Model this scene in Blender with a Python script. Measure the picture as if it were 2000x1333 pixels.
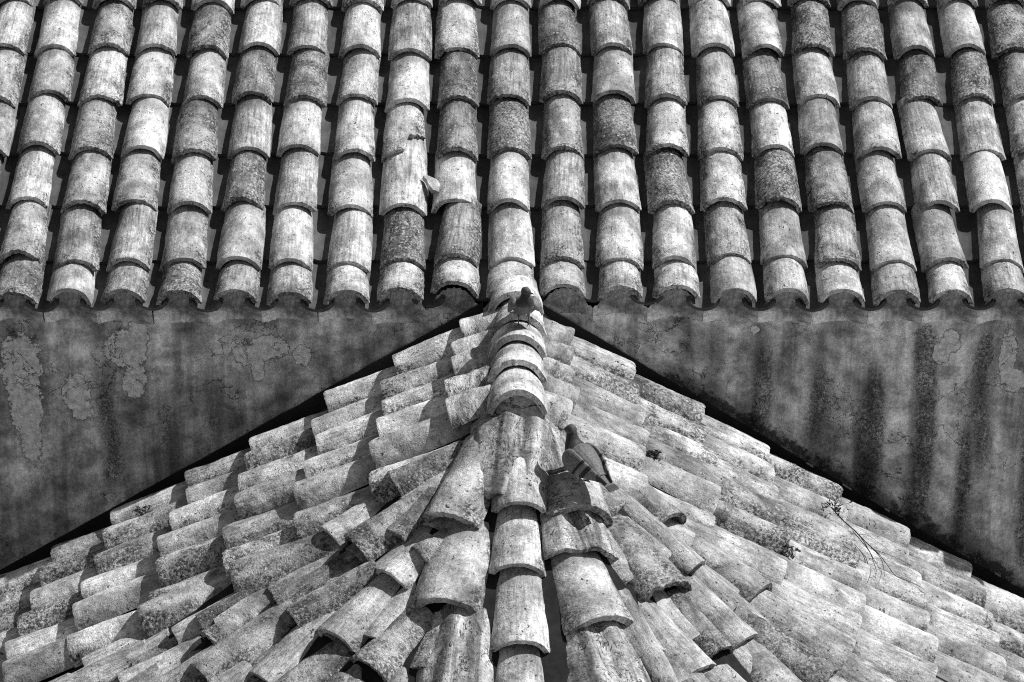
import bpy, bmesh, math, random
import numpy as np
from mathutils import Vector, Matrix
from mathutils.bvhtree import BVHTree

# ------------------------------------------------------------------ camera, light, exposure
scene = bpy.context.scene
col = scene.collection
for o in list(bpy.data.objects):
    bpy.data.objects.remove(o)
SUN = Vector((0.60, 0.13, 0.79)).normalized()      # direction towards the sun

cam = bpy.data.cameras.new('camera')
cam.lens = 105.84; cam.sensor_width = 36; cam.clip_start = 0.1; cam.clip_end = 500
co = bpy.data.objects.new('camera', cam); col.objects.link(co)
co.location = (0, -11.689, 4.480)
co.rotation_euler = (math.radians(90 - 21.5), 0, 0)
scene.camera = co

world = bpy.data.worlds.new('World'); scene.world = world; world.use_nodes = True
wn = world.node_tree
bg = wn.nodes['Background']
sky = wn.nodes.new('ShaderNodeTexSky'); sky.sky_type = 'NISHITA'; sky.sun_disc = False
sky.sun_elevation = math.asin(SUN.z); sky.sun_rotation = math.atan2(SUN.x, SUN.y)
bw = wn.nodes.new('ShaderNodeRGBToBW')               # black-and-white photograph: neutral light
wn.links.new(sky.outputs[0], bw.inputs[0]); wn.links.new(bw.outputs[0], bg.inputs[0])
bg.inputs[1].default_value = 0.078
sl = bpy.data.lights.new('sun', 'SUN'); sl.energy = 5.0; sl.angle = math.radians(0.5); sl.color = (1, 1, 1)
so = bpy.data.objects.new('sun', sl); col.objects.link(so)
so.rotation_euler = SUN.to_track_quat('Z', 'Y').to_euler(); so.location = (4, 0, 6)
scene.view_settings.view_transform = 'Standard'; scene.view_settings.look = 'None'
scene.view_settings.exposure = 0.0; scene.view_settings.gamma = 1; scene.view_settings.use_curve_mapping = False

scene.cycles.max_bounces = 5; scene.cycles.diffuse_bounces = 3
scene.cycles.use_denoising = False; scene.cycles.filter_width = 1.1
scene.cycles.use_adaptive_sampling = True; scene.cycles.adaptive_threshold = 0.02

rnd = random.Random(7)
R = math.radians

# ------------------------------------------------------------------ noise and mesh helpers
def _hash(ix, iy, iz, seed):
    n = (ix * 374761393 + iy * 668265263 + iz * 2147483647 + seed * 1274126177) & 0xffffffff
    n = ((n ^ (n >> 13)) * 1274126177) & 0xffffffff
    return ((n ^ (n >> 16)) & 0xffff) / 65535.0
def vnoise(p, scale, seed=0):
    """smooth value noise in -1..1 for an (n,3) array"""
    q = np.asarray(p, float) * scale + 100.0
    i = np.floor(q).astype(np.int64); f = q - i; f = f * f * (3 - 2 * f)
    r = 0
    for dx in (0, 1):
        for dy in (0, 1):
            for dz in (0, 1):
                w = (f[:, 0] if dx else 1 - f[:, 0]) * (f[:, 1] if dy else 1 - f[:, 1]) * (f[:, 2] if dz else 1 - f[:, 2])
                r = r + w * _hash(i[:, 0] + dx, i[:, 1] + dy, i[:, 2] + dz, seed)
    return r * 2 - 1
def fbm(p, scale, oct=4, seed=0):
    r = 0; a = 1.0; t = 0
    for k in range(oct):
        r = r + a * vnoise(p, scale * 2 ** k, seed + k * 17); t += a; a *= 0.55
    return r / t

def mesh(name, v, f, mat, smooth=True, angle=40):
    me = bpy.data.meshes.new(name)
    me.from_pydata([tuple(map(float, x)) for x in v], [], [tuple(map(int, x)) for x in f])
    me.validate(); me.update()
    if smooth:
        me.polygons.foreach_set('use_smooth', [True] * len(me.polygons))
        me.set_sharp_from_angle(angle=R(angle))
    if mat: me.materials.append(mat)
    return me
def obj(name, me, parent=None, mw=None, **props):
    o = bpy.data.objects.new(name, me); col.objects.link(o)
    if parent is not None: o.parent = parent
    if mw is not None: o.matrix_local = mw
    for k, val in props.items(): o[k] = val
    return o
def empty(name, loc, label, cat, **props):
    o = bpy.data.objects.new(name, None); col.objects.link(o); o.location = loc
    o.empty_display_size = 0.1
    o['label'] = label; o['category'] = cat
    for k, val in props.items(): o[k] = val
    return o
def frame(X, Zhint, origin, s=(1, 1, 1)):
    X = Vector(X).normalized(); Z = Vector(Zhint); Z = (Z - X * Z.dot(X)).normalized(); Y = Z.cross(X)
    m = Matrix((X, Y, Z)).transposed().to_4x4()
    m.translation = Vector(origin)
    return m @ Matrix.Diagonal((*s, 1))
def tube(pts, radii, n=6):
    v, f = [], []
    pts = [Vector(p) for p in pts]
    for i, p in enumerate(pts):
        t = (pts[min(i + 1, len(pts) - 1)] - pts[max(i - 1, 0)]).normalized()
        a = t.orthogonal().normalized() if i == 0 else (a - t * a.dot(t)).normalized()
        b = t.cross(a)
        for k in range(n):
            q = 2 * math.pi * k / n
            v.append(p + (a * math.cos(q) + b * math.sin(q)) * radii[i])
    for i in range(len(pts) - 1):
        for k in range(n):
            f.append((i * n + k, i * n + (k + 1) % n, (i + 1) * n + (k + 1) % n, (i + 1) * n + k))
    f.append(tuple(range(n - 1, -1, -1))); f.append(tuple(range((len(pts) - 1) * n, len(pts) * n)))
    return v, f

# ------------------------------------------------------------------ material helpers
class NT:
    def __init__(self, name, rough=0.9, spec=0.15):
        self.m = bpy.data.materials.new(name); self.m.use_nodes = True
        self.t = self.m.node_tree; self.b = self.t.nodes['Principled BSDF']
        self.b.inputs['Roughness'].default_value = rough
        self.b.inputs['Specular IOR Level'].default_value = spec
    def n(self, ty, **kw):
        x = self.t.nodes.new(ty)
        for k, v in kw.items(): setattr(x, k, v)
        return x
    def put(self, sock, v):
        if hasattr(v, 'bl_idname') or isinstance(v, bpy.types.NodeSocket): self.t.links.new(v, sock)
        else: sock.default_value = v
    def math(self, op, a, b=0.0, c=None, clamp=False):
        x = self.n('ShaderNodeMath', operation=op, use_clamp=clamp)
        self.put(x.inputs[0], a); self.put(x.inputs[1], b)
        if c is not None: self.put(x.inputs[2], c)
        return x.outputs[0]
    def add(self, a, b): return self.math('ADD', a, b)
    def sub(self, a, b): return self.math('SUBTRACT', a, b)
    def mul(self, a, b): return self.math('MULTIPLY', a, b)
    def rng(self, v, a, b, c, d, smooth=True):
        x = self.n('ShaderNodeMapRange'); x.interpolation_type = 'SMOOTHSTEP' if smooth else 'LINEAR'; x.clamp = True
        self.put(x.inputs[0], v)
        for i, q in enumerate((a, b, c, d)): self.put(x.inputs[i + 1], q)
        return x.outputs[0]
    def mix(self, f, a, b):
        x = self.n('ShaderNodeMix', data_type='FLOAT', clamp_factor=True)
        self.put(x.inputs[0], f); self.put(x.inputs[2], a); self.put(x.inputs[3], b)
        return x.outputs[0]
    def noise(self, vec, scale, detail=3, rough=0.5, dist=0.0):
        x = self.n('ShaderNodeTexNoise'); self.put(x.inputs['Vector'], vec)
        x.inputs['Scale'].default_value = scale; x.inputs['Detail'].default_value = detail
        x.inputs['Roughness'].default_value = rough; x.inputs['Distortion'].default_value = dist
        return x.outputs[0]
    def voro(self, vec, scale, feature='F1'):
        x = self.n('ShaderNodeTexVoronoi', feature=feature); self.put(x.inputs['Vector'], vec)
        x.inputs['Scale'].default_value = scale
        return x.outputs['Distance']
    def attr(self, name, kind='OBJECT'):
        x = self.n('ShaderNodeAttribute', attribute_type=kind); x.attribute_name = name
        return x.outputs['Fac']
    def coord(self, rand=True):
        tc = self.n('ShaderNodeTexCoord').outputs['Object']
        if not rand: return tc
        oi = self.n('ShaderNodeObjectInfo').outputs['Random']
        cb = self.n('ShaderNodeCombineXYZ')
        for i, q in enumerate((37.0, 91.0, 53.0)): self.put(cb.inputs[i], self.mul(oi, q))
        va = self.n('ShaderNodeVectorMath', operation='ADD'); self.put(va.inputs[0], tc); self.put(va.inputs[1], cb.outputs[0])
        return va.outputs[0]
    def scale(self, vec, s):
        x = self.n('ShaderNodeVectorMath', operation='MULTIPLY'); self.put(x.inputs[0], vec); x.inputs[1].default_value = s
        return x.outputs[0]
    def bump(self, h, strength=0.6, dist=0.004):
        x = self.n('ShaderNodeBump'); x.inputs['Strength'].default_value = strength; x.inputs['Distance'].default_value = dist
        self.put(x.inputs['Height'], h); self.t.links.new(x.outputs[0], self.b.inputs['Normal'])
    def out(self, v):
        self.put(self.b.inputs['Base Color'], v)
        return self.m

def tile_material():
    t = NT('weathered_terracotta')
    raw = t.coord(False); c = t.coord()
    tone, lich, strk = t.attr('tone'), t.attr('lichen'), t.attr('streak')
    big = t.noise(c, 7.5, 3, 0.55)
    fine = t.noise(c, 190, 2, 0.6)
    mid = t.noise(c, 48, 3, 0.68)
    st = t.noise(t.scale(c, (7, 95, 95)), 1.0, 3, 0.7)
    v = t.mul(tone, t.rng(big, 0.34, 0.66, 0.66, 1.32))
    v = t.mul(v, t.mix(strk, 1.0, t.rng(st, 0.32, 0.62, 0.52, 1.14)))
    v = t.mul(v, t.rng(mid, 0.34, 0.66, 0.74, 1.16))
    v = t.mul(v, t.rng(fine, 0.32, 0.68, 0.74, 1.20))
    stain = t.rng(t.noise(t.scale(c, (4, 7, 7)), 1.0, 4, 0.6), 0.50, 0.66, 0.0, 1.0)
    v = t.mul(v, t.sub(1.0, t.mul(stain, t.add(0.22, t.mul(lich, 0.4)))))
    # dark pits, clustered
    zone = t.noise(c, 17, 2)
    pm = t.mul(t.rng(t.noise(c, 80, 1), 0.35, 0.295, 0.0, 1.0), t.rng(zone, 0.40, 0.60, 0.10, 1.0))
    v = t.mix(pm, v, t.mul(v, 0.14))
    # lichen crust: more of it towards lip and flanks; flank gain also paints groove shade
    xs = t.n('ShaderNodeSeparateXYZ'); t.put(xs.inputs[0], raw)
    lip = t.rng(xs.outputs[0], -0.13, 0.0, 0.0, 0.09)
    fl = t.rng(t.math('ABSOLUTE', xs.outputs[1]), 0.045, 0.10, 0.0, 0.20)
    ln = t.add(t.add(t.noise(c, 12, 6, 0.74), lip), fl)
    lm = t.rng(t.sub(ln, t.sub(0.83, t.mul(lich, 0.46))), -0.07, 0.07, 0.0, 1.0)
    grain = t.noise(c, 82, 3, 0.75)
    lm2 = t.mul(lm, t.rng(grain, 0.42, 0.60, 1.0, 0.15))
    lcol = t.mul(t.mul(t.rng(mid, 0.3, 0.7, 0.04, 0.13), t.rng(big, 0.36, 0.64, 0.55, 1.7)), t.rng(fine, 0.3, 0.7, 0.5, 1.5))
    v = t.mix(lm2, v, lcol)
    # pale round lichen spots inside the crust
    sp = t.mul(t.rng(t.voro(c, 48), 0.34, 0.22, 0.0, 1.0), t.rng(zone, 0.43, 0.56, 0.0, 1.0))
    v = t.mix(t.mul(t.mul(sp, lm), 0.85), v, 0.46)
    tail_dark = t.mul(t.rng(xs.outputs[0], -0.36, -0.25, 1.0, 0.0), t.rng(mid, 0.38, 0.58, 0.0, 0.75))  # patchy darkening towards the tail
    v = t.mix(tail_dark, v, t.mul(v, 0.35))
    # bleached scrapes along the tile
    pale = t.rng(t.noise(t.scale(c, (6, 15, 15)), 1.0, 4, 0.72), 0.56, 0.70, 0.0, 0.7)
    v = t.mix(t.mul(pale, t.sub(1.0, lm)), v, t.math('MINIMUM', t.mul(tone, 1.32), 0.74))
    h = t.add(t.mul(mid, 0.9), t.add(t.mul(fine, 0.45), t.mul(t.mul(lich, grain), 1.5)))
    t.bump(h, 0.85, 0.005)
    return t.out(v)

def pan_material():
    t = NT('smooth_terracotta', rough=0.8)
    c = t.coord(); tone = t.attr('tone')
    v = t.mul(tone, t.rng(t.noise(c, 14, 4), 0.3, 0.7, 0.75, 1.2))
    v = t.mul(v, t.rng(t.noise(t.scale(c, (4, 50, 50)), 1, 3), 0.3, 0.7, 0.85, 1.1))
    v = t.mul(v, t.rng(t.noise(c, 150, 2), 0.3, 0.7, 0.88, 1.1))
    t.bump(t.noise(c, 60, 4), 0.3, 0.003)
    return t.out(v)

def mortar_material(name, base, cracks=True):
    t = NT(name)
    c = t.coord()
    n1 = t.noise(c, 11, 5, 0.65); n2 = t.noise(c, 90, 4, 0.7)
    v = t.mul(t.rng(n1, 0.28, 0.7, base * 0.45, base * 1.35), t.rng(n2, 0.3, 0.7, 0.6, 1.3))
    h = t.add(t.mul(n1, 1.2), n2)
    if cracks:
        w = t.noise(t.scale(c, (9, 34, 34)), 1.0, 4, 0.6, 0.6)
        cr = t.rng(t.math('ABSOLUTE', t.sub(w, 0.5)), 0.0, 0.022, 1.0, 0.0)
        v = t.mix(t.mul(cr, 0.85), v, 0.02); h = t.sub(h, t.mul(cr, 1.3))
    t.bump(h, 0.9, 0.006)
    return t.out(v)

def worn_material():
    t = NT('mortared_terracotta')
    c = t.coord(); tone = t.attr('tone')
    strip = t.noise(t.scale(c, (1.5, 26, 4)), 1.0, 3, 0.6, 0.5); n2 = t.noise(c, 75, 4, 0.75); n1 = t.noise(c, 14, 3, 0.6)
    v = t.mul(tone, t.rng(strip, 0.36, 0.62, 0.40, 1.3))
    v = t.mul(t.mul(v, t.rng(n1, 0.3, 0.7, 0.7, 1.25)), t.rng(n2, 0.32, 0.66, 0.55, 1.25))
    w = t.noise(t.scale(c, (10, 42, 42)), 1.0, 3, 0.6, 0.8)
    cr = t.rng(t.math('ABSOLUTE', t.sub(w, 0.47)), 0.0, 0.020, 1.0, 0.0)
    cr = t.mul(cr, t.rng(n1, 0.40, 0.55, 0.0, 1.0))
    v = t.mix(t.mul(cr, 0.85), v, 0.02)
    t.bump(t.sub(t.add(t.mul(strip, 1.5), n2), t.mul(cr, 1.5)), 0.9, 0.006)
    return t.out(v)

def wall_material():
    t = NT('stained_plaster')
    c = t.coord(False)
    pale, dark, low = t.attr('pale', 'GEOMETRY'), t.attr('dark', 'GEOMETRY'), t.attr('foot', 'GEOMETRY')
    big = t.noise(c, 3.2, 6, 0.6); md = t.noise(c, 13, 7, 0.68); fi = t.noise(c, 70, 5, 0.72); gr = t.noise(c, 260, 2, 0.6)
    run = t.noise(t.scale(c, (9, 1, 1.1)), 1.0, 5, 0.6, 0.3)
    v = t.rng(big, 0.36, 0.64, 0.34, 0.76)
    v = t.mul(v, t.rng(run, 0.36, 0.64, 0.60, 1.40))
    v = t.mul(v, t.rng(md, 0.30, 0.70, 0.52, 1.42))
    v = t.mul(v, t.rng(fi, 0.28, 0.72, 0.78, 1.2))
    # mould in the rain runs: dense grain of dark dots
    dm = t.rng(t.add(t.mul(dark, 1.1), t.add(t.mul(t.sub(md, 0.5), 1.5), t.mul(t.sub(big, 0.5), 1.0))), 0.22, 0.85, 0.0, 1.0)
    dots = t.rng(t.add(t.mul(fi, 0.6), t.mul(gr, 0.5)), 0.42, 0.70, 1.0, 0.5)
    v = t.mix(t.mul(t.mul(dm, dots), 0.95), v, 0.025)
    # flaked patches showing a pale coat
    ed = t.noise(c, 34, 4, 0.7)
    pm = t.rng(t.add(t.mul(pale, 0.78), t.add(t.mul(t.sub(md, 0.5), 1.1), t.mul(t.sub(ed, 0.5), 1.0))), 0.36, 0.50, 0.0, 1.0)
    pv = t.mul(t.rng(fi, 0.3, 0.7, 0.70, 0.97), t.rng(ed, 0.34, 0.66, 0.66, 1.10))
    v = t.mix(pm, v, pv)
    rim = t.mul(t.mul(pm, t.sub(1.0, pm)), 3.2)  # dark outline painting crevice shade round the flakes
    v = t.mix(t.mul(rim, 0.5), v, 0.12)
    # black growth with pale dots along the foot of the wall
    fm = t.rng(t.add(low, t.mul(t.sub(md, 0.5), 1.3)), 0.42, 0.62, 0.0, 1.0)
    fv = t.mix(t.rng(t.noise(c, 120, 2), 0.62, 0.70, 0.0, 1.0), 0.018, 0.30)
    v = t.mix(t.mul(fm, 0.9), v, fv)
    # hair cracks
    wn_ = t.noise(c, 5.5, 5, 0.6, 0.4)
    cr = t.mul(t.rng(t.math('ABSOLUTE', t.sub(wn_, 0.5)), 0.0, 0.007, 1.0, 0.0), t.rng(t.noise(c, 2.3, 2), 0.50, 0.58, 0.0, 1.0))
    v = t.mix(t.mul(cr, 0.7), v, 0.03)
    v = t.mul(v, t.rng(gr, 0.25, 0.75, 0.86, 1.14))
    h = t.add(t.add(t.mul(md, 1.6), t.mul(fi, 0.7)), t.sub(t.mul(pm, -1.3), t.mul(cr, 1.2)))
    t.bump(h, 0.8, 0.010)
    return t.out(v)

def plain(name, val, rough=0.9, var=0.3, sc=30, spec=0.15):
    t = NT(name, rough, spec); c = t.coord()
    n = t.noise(c, sc, 4, 0.6)
    t.bump(n, 0.4, 0.004)
    return t.out(t.mul(val, t.rng(n, 0.3, 0.7, 1 - var, 1 + var)))

M_TILE = tile_material(); M_PAN = pan_material()
M_WORN = worn_material(); M_MORTAR = mortar_material('lime_mortar', 0.34); M_PLUG = mortar_material('eave_mortar', 0.30, False)
M_WALL = wall_material(); M_BED = plain('roof_bedding', 0.02, sc=25)  # bedding near black: deep shade of the tile gaps put into its colour
M_FLASH = plain('bitumen_flashing', 0.012, rough=0.55, var=0.4, sc=12, spec=0.3)
M_SLIVER = plain('lit_sliver', 0.35); M_GROUND = plain('ground_paving', 0.16, sc=2)  # sliver colour is pale to stand in for sunlight

# ------------------------------------------------------------------ tile meshes
L0, W0, H0, T0 = 0.42, 0.104, 0.078, 0.021
def tile_mesh(name, seed, rough=0.0, kind='cover', notch=None, chips=0, nu=31, nv=44, mat=None, thick=T0):
    r = random.Random(seed)
    a = np.linspace(0, 1, nv) ** 0.8; u = np.linspace(-1, 1, nu)
    A, U = np.meshgrid(a, u, indexing='ij'); A = A.ravel(); U = U.ravel()
    cut = np.zeros_like(U)
    p3 = np.stack([U * 0.1, np.full_like(U, seed * 3.1), np.zeros_like(U)], 1)
    cut += 0.003 * vnoise(p3, 22, seed) + (0.0010 + 0.0022 * rough) * vnoise(p3, 150, seed + 5)
    for _ in range(chips):
        c0 = r.choice((-1, 1)) * r.uniform(0.4, 0.85); cw = r.uniform(0.06, 0.16); cd = r.uniform(0.006, 0.014)
        cut += cd * np.exp(-((U - c0) / cw) ** 4)
    # rounded corners of the lip
    cut += 0.009 * np.clip((np.abs(U) - 0.86) / 0.14, 0, 1) ** 2
    if notch: cut = np.maximum(cut, notch(U) + 0.010 * vnoise(p3, 90, seed + 9))
    tcut = 0.006 * vnoise(p3 + 7, 40, seed + 3)
    def shell(off):
        w = (0.089 + (W0 - 0.089) * A); h = (0.064 + (H0 - 0.064) * A)
        if kind == 'cover':
            Rr = (w * w + h * h) / (2 * h); th = np.arcsin(np.clip(w / Rr, -1, 1)); th = np.where(h > w, math.pi - th, th)
            ang = U * th
            y = (Rr - off) * np.sin(ang); z = (Rr - off) * np.cos(ang) - (Rr - h)
            nrm = np.stack([np.zeros_like(y), np.sin(ang), np.cos(ang)], 1)
        elif kind == 'pan':
            w = 0.098 - 0.018 * A; h = 0.050 + 0 * A
            Rr = (w * w + h * h) / (2 * h); th = np.arcsin(w / Rr); ang = U * th
            y = (Rr - T0 + off) * np.sin(ang); z = Rr - (Rr - T0 + off) * np.cos(ang)
            nrm = np.stack([np.zeros_like(y), -np.sin(ang), np.cos(ang)], 1)
        else:   # 'wavy': a flattened tile smeared with mortar
            ph = seed * 1.7
            y = U * w
            z = 0.050 * (1 - np.abs(U) ** 2.6) + 0.009 * np.cos(U * 7.2 + ph) * (1 - U ** 4) - off
            nrm = np.stack([np.zeros_like(y), 0.6 * U, np.ones_like(y)], 1)
        x = -L0 * (1 - A) - cut * A ** 3 * 1.0 + tcut * (1 - A)
        P = np.stack([x, y, z], 1)
        q = P + np.array([seed * 0.37, seed * 0.11, 0])
        d = 0.0030 * vnoise(q, 11, seed) + 0.0011 * vnoise(q, 45, seed + 2) + rough * (0.0017 * fbm(q, 75, 3, seed + 4))
        if kind == 'wavy':
            d = d + 0.004 * fbm(q * np.array([0.5, 1.6, 1]), 40, 3, seed + 8)
        sag = 0.0035 * math.sin(seed) * np.sin(A * math.pi)
        if off > 0.001 and kind != 'pan': d = d * 0.4
        return P + nrm * (d + sag)[:, None]
    # a soft arris: the outer shell is pulled in slightly at the lip
    out = shell(0.0); inn = shell(thick)
    edge = np.clip((A - 0.972) / 0.028, 0, 1) ** 2
    mid = (out + inn) / 2
    out = out + (mid - out) * (edge * 0.18)[:, None]
    V = np.vstack([out, inn]); n = nu * nv
    F = []
    ix = lambda i, j: i * nu + j
    for i in range(nv - 1):
        for j in range(nu - 1):
            q = (ix(i, j), ix(i + 1, j), ix(i + 1, j + 1), ix(i, j + 1))
            F.append(q); F.append(tuple(n + k for k in reversed(q)))
    for j in range(nu - 1):
        F.append((ix(nv - 1, j), n + ix(nv - 1, j), n + ix(nv - 1, j + 1), ix(nv - 1, j + 1)))
        F.append((ix(0, j + 1), n + ix(0, j + 1), n + ix(0, j), ix(0, j)))
    for i in range(nv - 1):
        F.append((ix(i, 0), n + ix(i, 0), n + ix(i + 1, 0), ix(i + 1, 0)))
        F.append((ix(i + 1, nu - 1), n + ix(i + 1, nu - 1), n + ix(i, nu - 1), ix(i, nu - 1)))
    return mesh(name, V, F, mat or (M_PAN if kind == 'pan' else M_TILE), angle=50)

SMOOTH = [tile_mesh('cover_tile', 10 + i, 0.15, chips=(i % 6 == 1)) for i in range(12)]
ROUGH = [tile_mesh('cover_tile_crusted', 40 + i, 1.0, chips=(i % 4 == 2)) for i in range(12)]
THICK = [tile_mesh('cover_tile_thick', 150 + i, 0.7, chips=1, thick=0.027) for i in range(5)]
WAVY = [tile_mesh('cover_tile_mortared', 70 + i, 0.7, 'wavy', chips=2, nu=41, mat=M_WORN) for i in range(4)]
PANS = [tile_mesh('pan_tile', 90 + i, 0.05, 'pan', nu=15, nv=20) for i in range(6)]
BROKEN = tile_mesh('cover_tile_broken', 120, 0.6, notch=lambda u: 0.105 * np.clip((u - 0.12) / 0.10, 0, 1) + 0.05 * np.clip((u - 0.3) / 0.7, 0, 1))

def place(name, parent, me, X, Z, origin, s, tone, lichen=0.0, streak=0.5):
    o = obj(name, me, parent, parent.matrix_world.inverted() @ frame(X, Z, origin, s))
    o['tone'] = tone; o['lichen'] = lichen; o['streak'] = streak
    return o
def pick(lichen):
    return rnd.choice(ROUGH if lichen > 0.45 else SMOOTH)

# ------------------------------------------------------------------ ground
g = mesh('ground', [(-150, -150, 0), (150, -150, 0), (150, 150, 0), (-150, 150, 0)], [(0, 1, 2, 3)], M_GROUND)
go = obj('ground', g); go.location = (0, 0, -7.0); go['kind'] = 'structure'

# ------------------------------------------------------------------ upper building: wall and roof
AL = R(23.0); SA, CA = math.sin(AL), math.cos(AL)
upper = empty('upper_building', (0, 0, 0), 'taller building across the top with straight tiled roof above a stained plaster wall', 'building')
WALL_Y = 0.045
def wall_mesh():
    nx, nz = 500, 190
    xs = np.linspace(-3.0, 3.0, nx); zs = np.linspace(-2.25, -0.015, nz)
    X, Z = np.meshgrid(xs, zs, indexing='ij'); X = X.ravel(); Z = Z.ravel()
    P = np.stack([X, np.zeros_like(X), Z], 1)
    def blob(cx, cz, rx, rz, wob=0.0):
        q = ((X - cx) / rx) ** 2 + ((Z - cz) / rz) ** 2
        return np.clip(1.15 - 0.55 * q, 0, 1)
    pale = np.zeros_like(X); dark = np.zeros_like(X)
    for b in PALE: pale = np.maximum(pale, blob(*b))
    for cx, z0, z1, w, s in DARK:
        bend = 0.02 * vnoise(P, 3.0, 5)
        gx = np.exp(-((X - cx + bend) / w) ** 2)
        gz = np.clip((z0 + 0.10 - Z) / 0.20, 0, 1) * np.clip((Z - z1 + 0.10) / 0.20, 0, 1)
        dark = np.maximum(dark, s * gx * gz)
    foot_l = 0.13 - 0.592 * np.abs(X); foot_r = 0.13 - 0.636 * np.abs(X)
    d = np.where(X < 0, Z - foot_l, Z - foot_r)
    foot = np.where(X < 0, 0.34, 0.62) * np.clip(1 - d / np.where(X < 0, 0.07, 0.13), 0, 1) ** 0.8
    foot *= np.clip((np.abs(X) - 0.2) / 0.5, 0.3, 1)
    y = 0.010 * fbm(P, 2.2, 3, 3) + 0.003 * fbm(P, 14, 3, 8) + 0.004 * np.clip(pale * 3 - 1.2 + 0.5 * vnoise(P, 13, 2), 0, 1)
    for hx, hz, hr in ((-1.749, -0.843, 0.010),):
        y += 0.03 * (np.hypot(X - hx, Z - hz) < hr)
    # rim of the broken plaster blister round the little drain hole
    rr = np.hypot((X + 1.76) / 1.1, (Z + 0.835)) + 0.014 * vnoise(P, 12, 4)
    y -= 0.009 * np.exp(-((rr - 0.105) / 0.010) ** 2)
    V = np.stack([X, y, Z], 1)
    F = [(i * nz + j, (i + 1) * nz + j, (i + 1) * nz + j + 1, i * nz + j + 1) for i in range(nx - 1) for j in range(nz - 1)]
    me = mesh('wall', V, F, M_WALL, angle=180)
    for nm, arr in (('pale', pale), ('dark', dark), ('foot', foot)):
        at = me.attributes.new(nm, 'FLOAT', 'POINT'); at.data.foreach_set('value', arr.astype(np.float32))
    return me
PALE = [(-2.06, -0.26, 0.085, 0.15), (-2.05, -0.42, 0.07, 0.14), (-2.04, -0.58, 0.045, 0.12), (-1.835, -0.38, 0.055, 0.085), (-1.82, -0.46, 0.045, 0.05),
        (-1.62, -0.18, 0.085, 0.09), (-1.57, -0.12, 0.05, 0.06), (-1.59, -0.32, 0.05, 0.08), (-1.10, -0.20, 0.075, 0.05), (-1.02, -0.17, 0.08, 0.05), (-1.07, -0.27, 0.03, 0.06),
        (-0.88, -0.21, 0.035, 0.05), (-1.72, -0.86, 0.03, 0.02), (1.84, -0.14, 0.04, 0.05), (1.80, -0.20, 0.035, 0.05), (2.08, -0.22, 0.035, 0.13), (2.12, -0.32, 0.05, 0.05), (1.02, -0.09, 0.025, 0.02)]
DARK = [(-1.71, -0.30, -0.85, 0.05, 0.72), (-1.47, -0.36, -0.80, 0.06, 0.66), (-1.27, -0.25, -0.62, 0.07, 0.6), (-0.83, -0.12, -0.30, 0.05, 0.62), (-1.9, -0.5, -0.9, 0.05, 0.35),
        (-2.2, -0.1, -0.5, 0.05, 0.4), (-0.45, -0.05, -0.14, 0.06, 0.3), (0.84, -0.08, -0.28, 0.07, 0.6), (1.05, -0.12, -0.56, 0.055, 0.85), (1.28, -0.22, -0.66, 0.06, 0.75), (1.505, -0.26, -0.85, 0.06, 1.1),
        (1.735, -0.10, -1.02, 0.055, 1.1), (1.99, -0.08, -0.75, 0.06, 0.75), (1.93, -0.5, -1.15, 0.05, 0.8), (2.20, -0.15, -1.2, 0.05, 0.8), (1.38, -0.3, -0.5, 0.03, 0.4), (0.6, -0.05, -0.2, 0.05, 0.35)]
wall = obj('wall', wall_mesh(), upper, Matrix.Translation((0, WALL_Y, 0)))
def box(x0, x1, y0, y1, z0, z1):
    v = [(x, y, z) for x in (x0, x1) for y in (y0, y1) for z in (z0, z1)]
    return v, [(0, 1, 3, 2), (4, 6, 7, 5), (0, 4, 5, 1), (2, 3, 7, 6), (0, 2, 6, 4), (1, 5, 7, 3)]
obj('wall_core', mesh('wall_core', *box(-3.4, 3.4, WALL_Y + 0.09, 4.0, -7.0, -0.08), M_PLUG, smooth=False), upper)

dk = [(-3.2, WALL_Y + 0.03, -0.03), (3.2, WALL_Y + 0.03, -0.03), (3.2, 3.4, 3.4 * math.tan(AL) - 0.03), (-3.2, 3.4, 3.4 * math.tan(AL) - 0.03)]
uroof = obj('roof', mesh('upper_roof_bed', dk, [(0, 1, 2, 3)], M_BED), upper)
d_u = Vector((0, -CA, -SA)); n_u = Vector((0, -SA, CA))
PITCH = 0.2288
LIP = [0.0, 0.205] + [0.205 + 0.3515 * k for k in range(1, 8)]
DARKT = {(3, 0): .85, (2, 0): .5, (8, 0): .5, (11, 0): .5, (7, 1): .95, (8, 1): .6, (15, 1): .55, (1, 1): .5, (2, 2): .55, (4, 2): .8, (12, 2): .95, (14, 2): .95, (15, 2): .62, (13, 2): .5,
         (9, 3): .9, (11, 3): .9, (3, 3): .66, (1, 3): .66, (10, 3): .55, (12, 3): .5, (13, 3): .5, (5, 4): .8, (8, 4): .75, (9, 4): .5, (10, 4): .66, (17, 4): .72, (18, 4): .85, (6, 4): .45,
         (1, 5): .66, (3, 5): .72, (10, 5): .72, (15, 5): .85, (16, 5): .8, (5, 5): .5, (7, 5): .42, (2, 4): .42, (14, 3): .3, (0, 2): .35, (6, 1): .2, (7, 3): .55, (16, 0): .3, (12, 0): .4}
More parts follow.
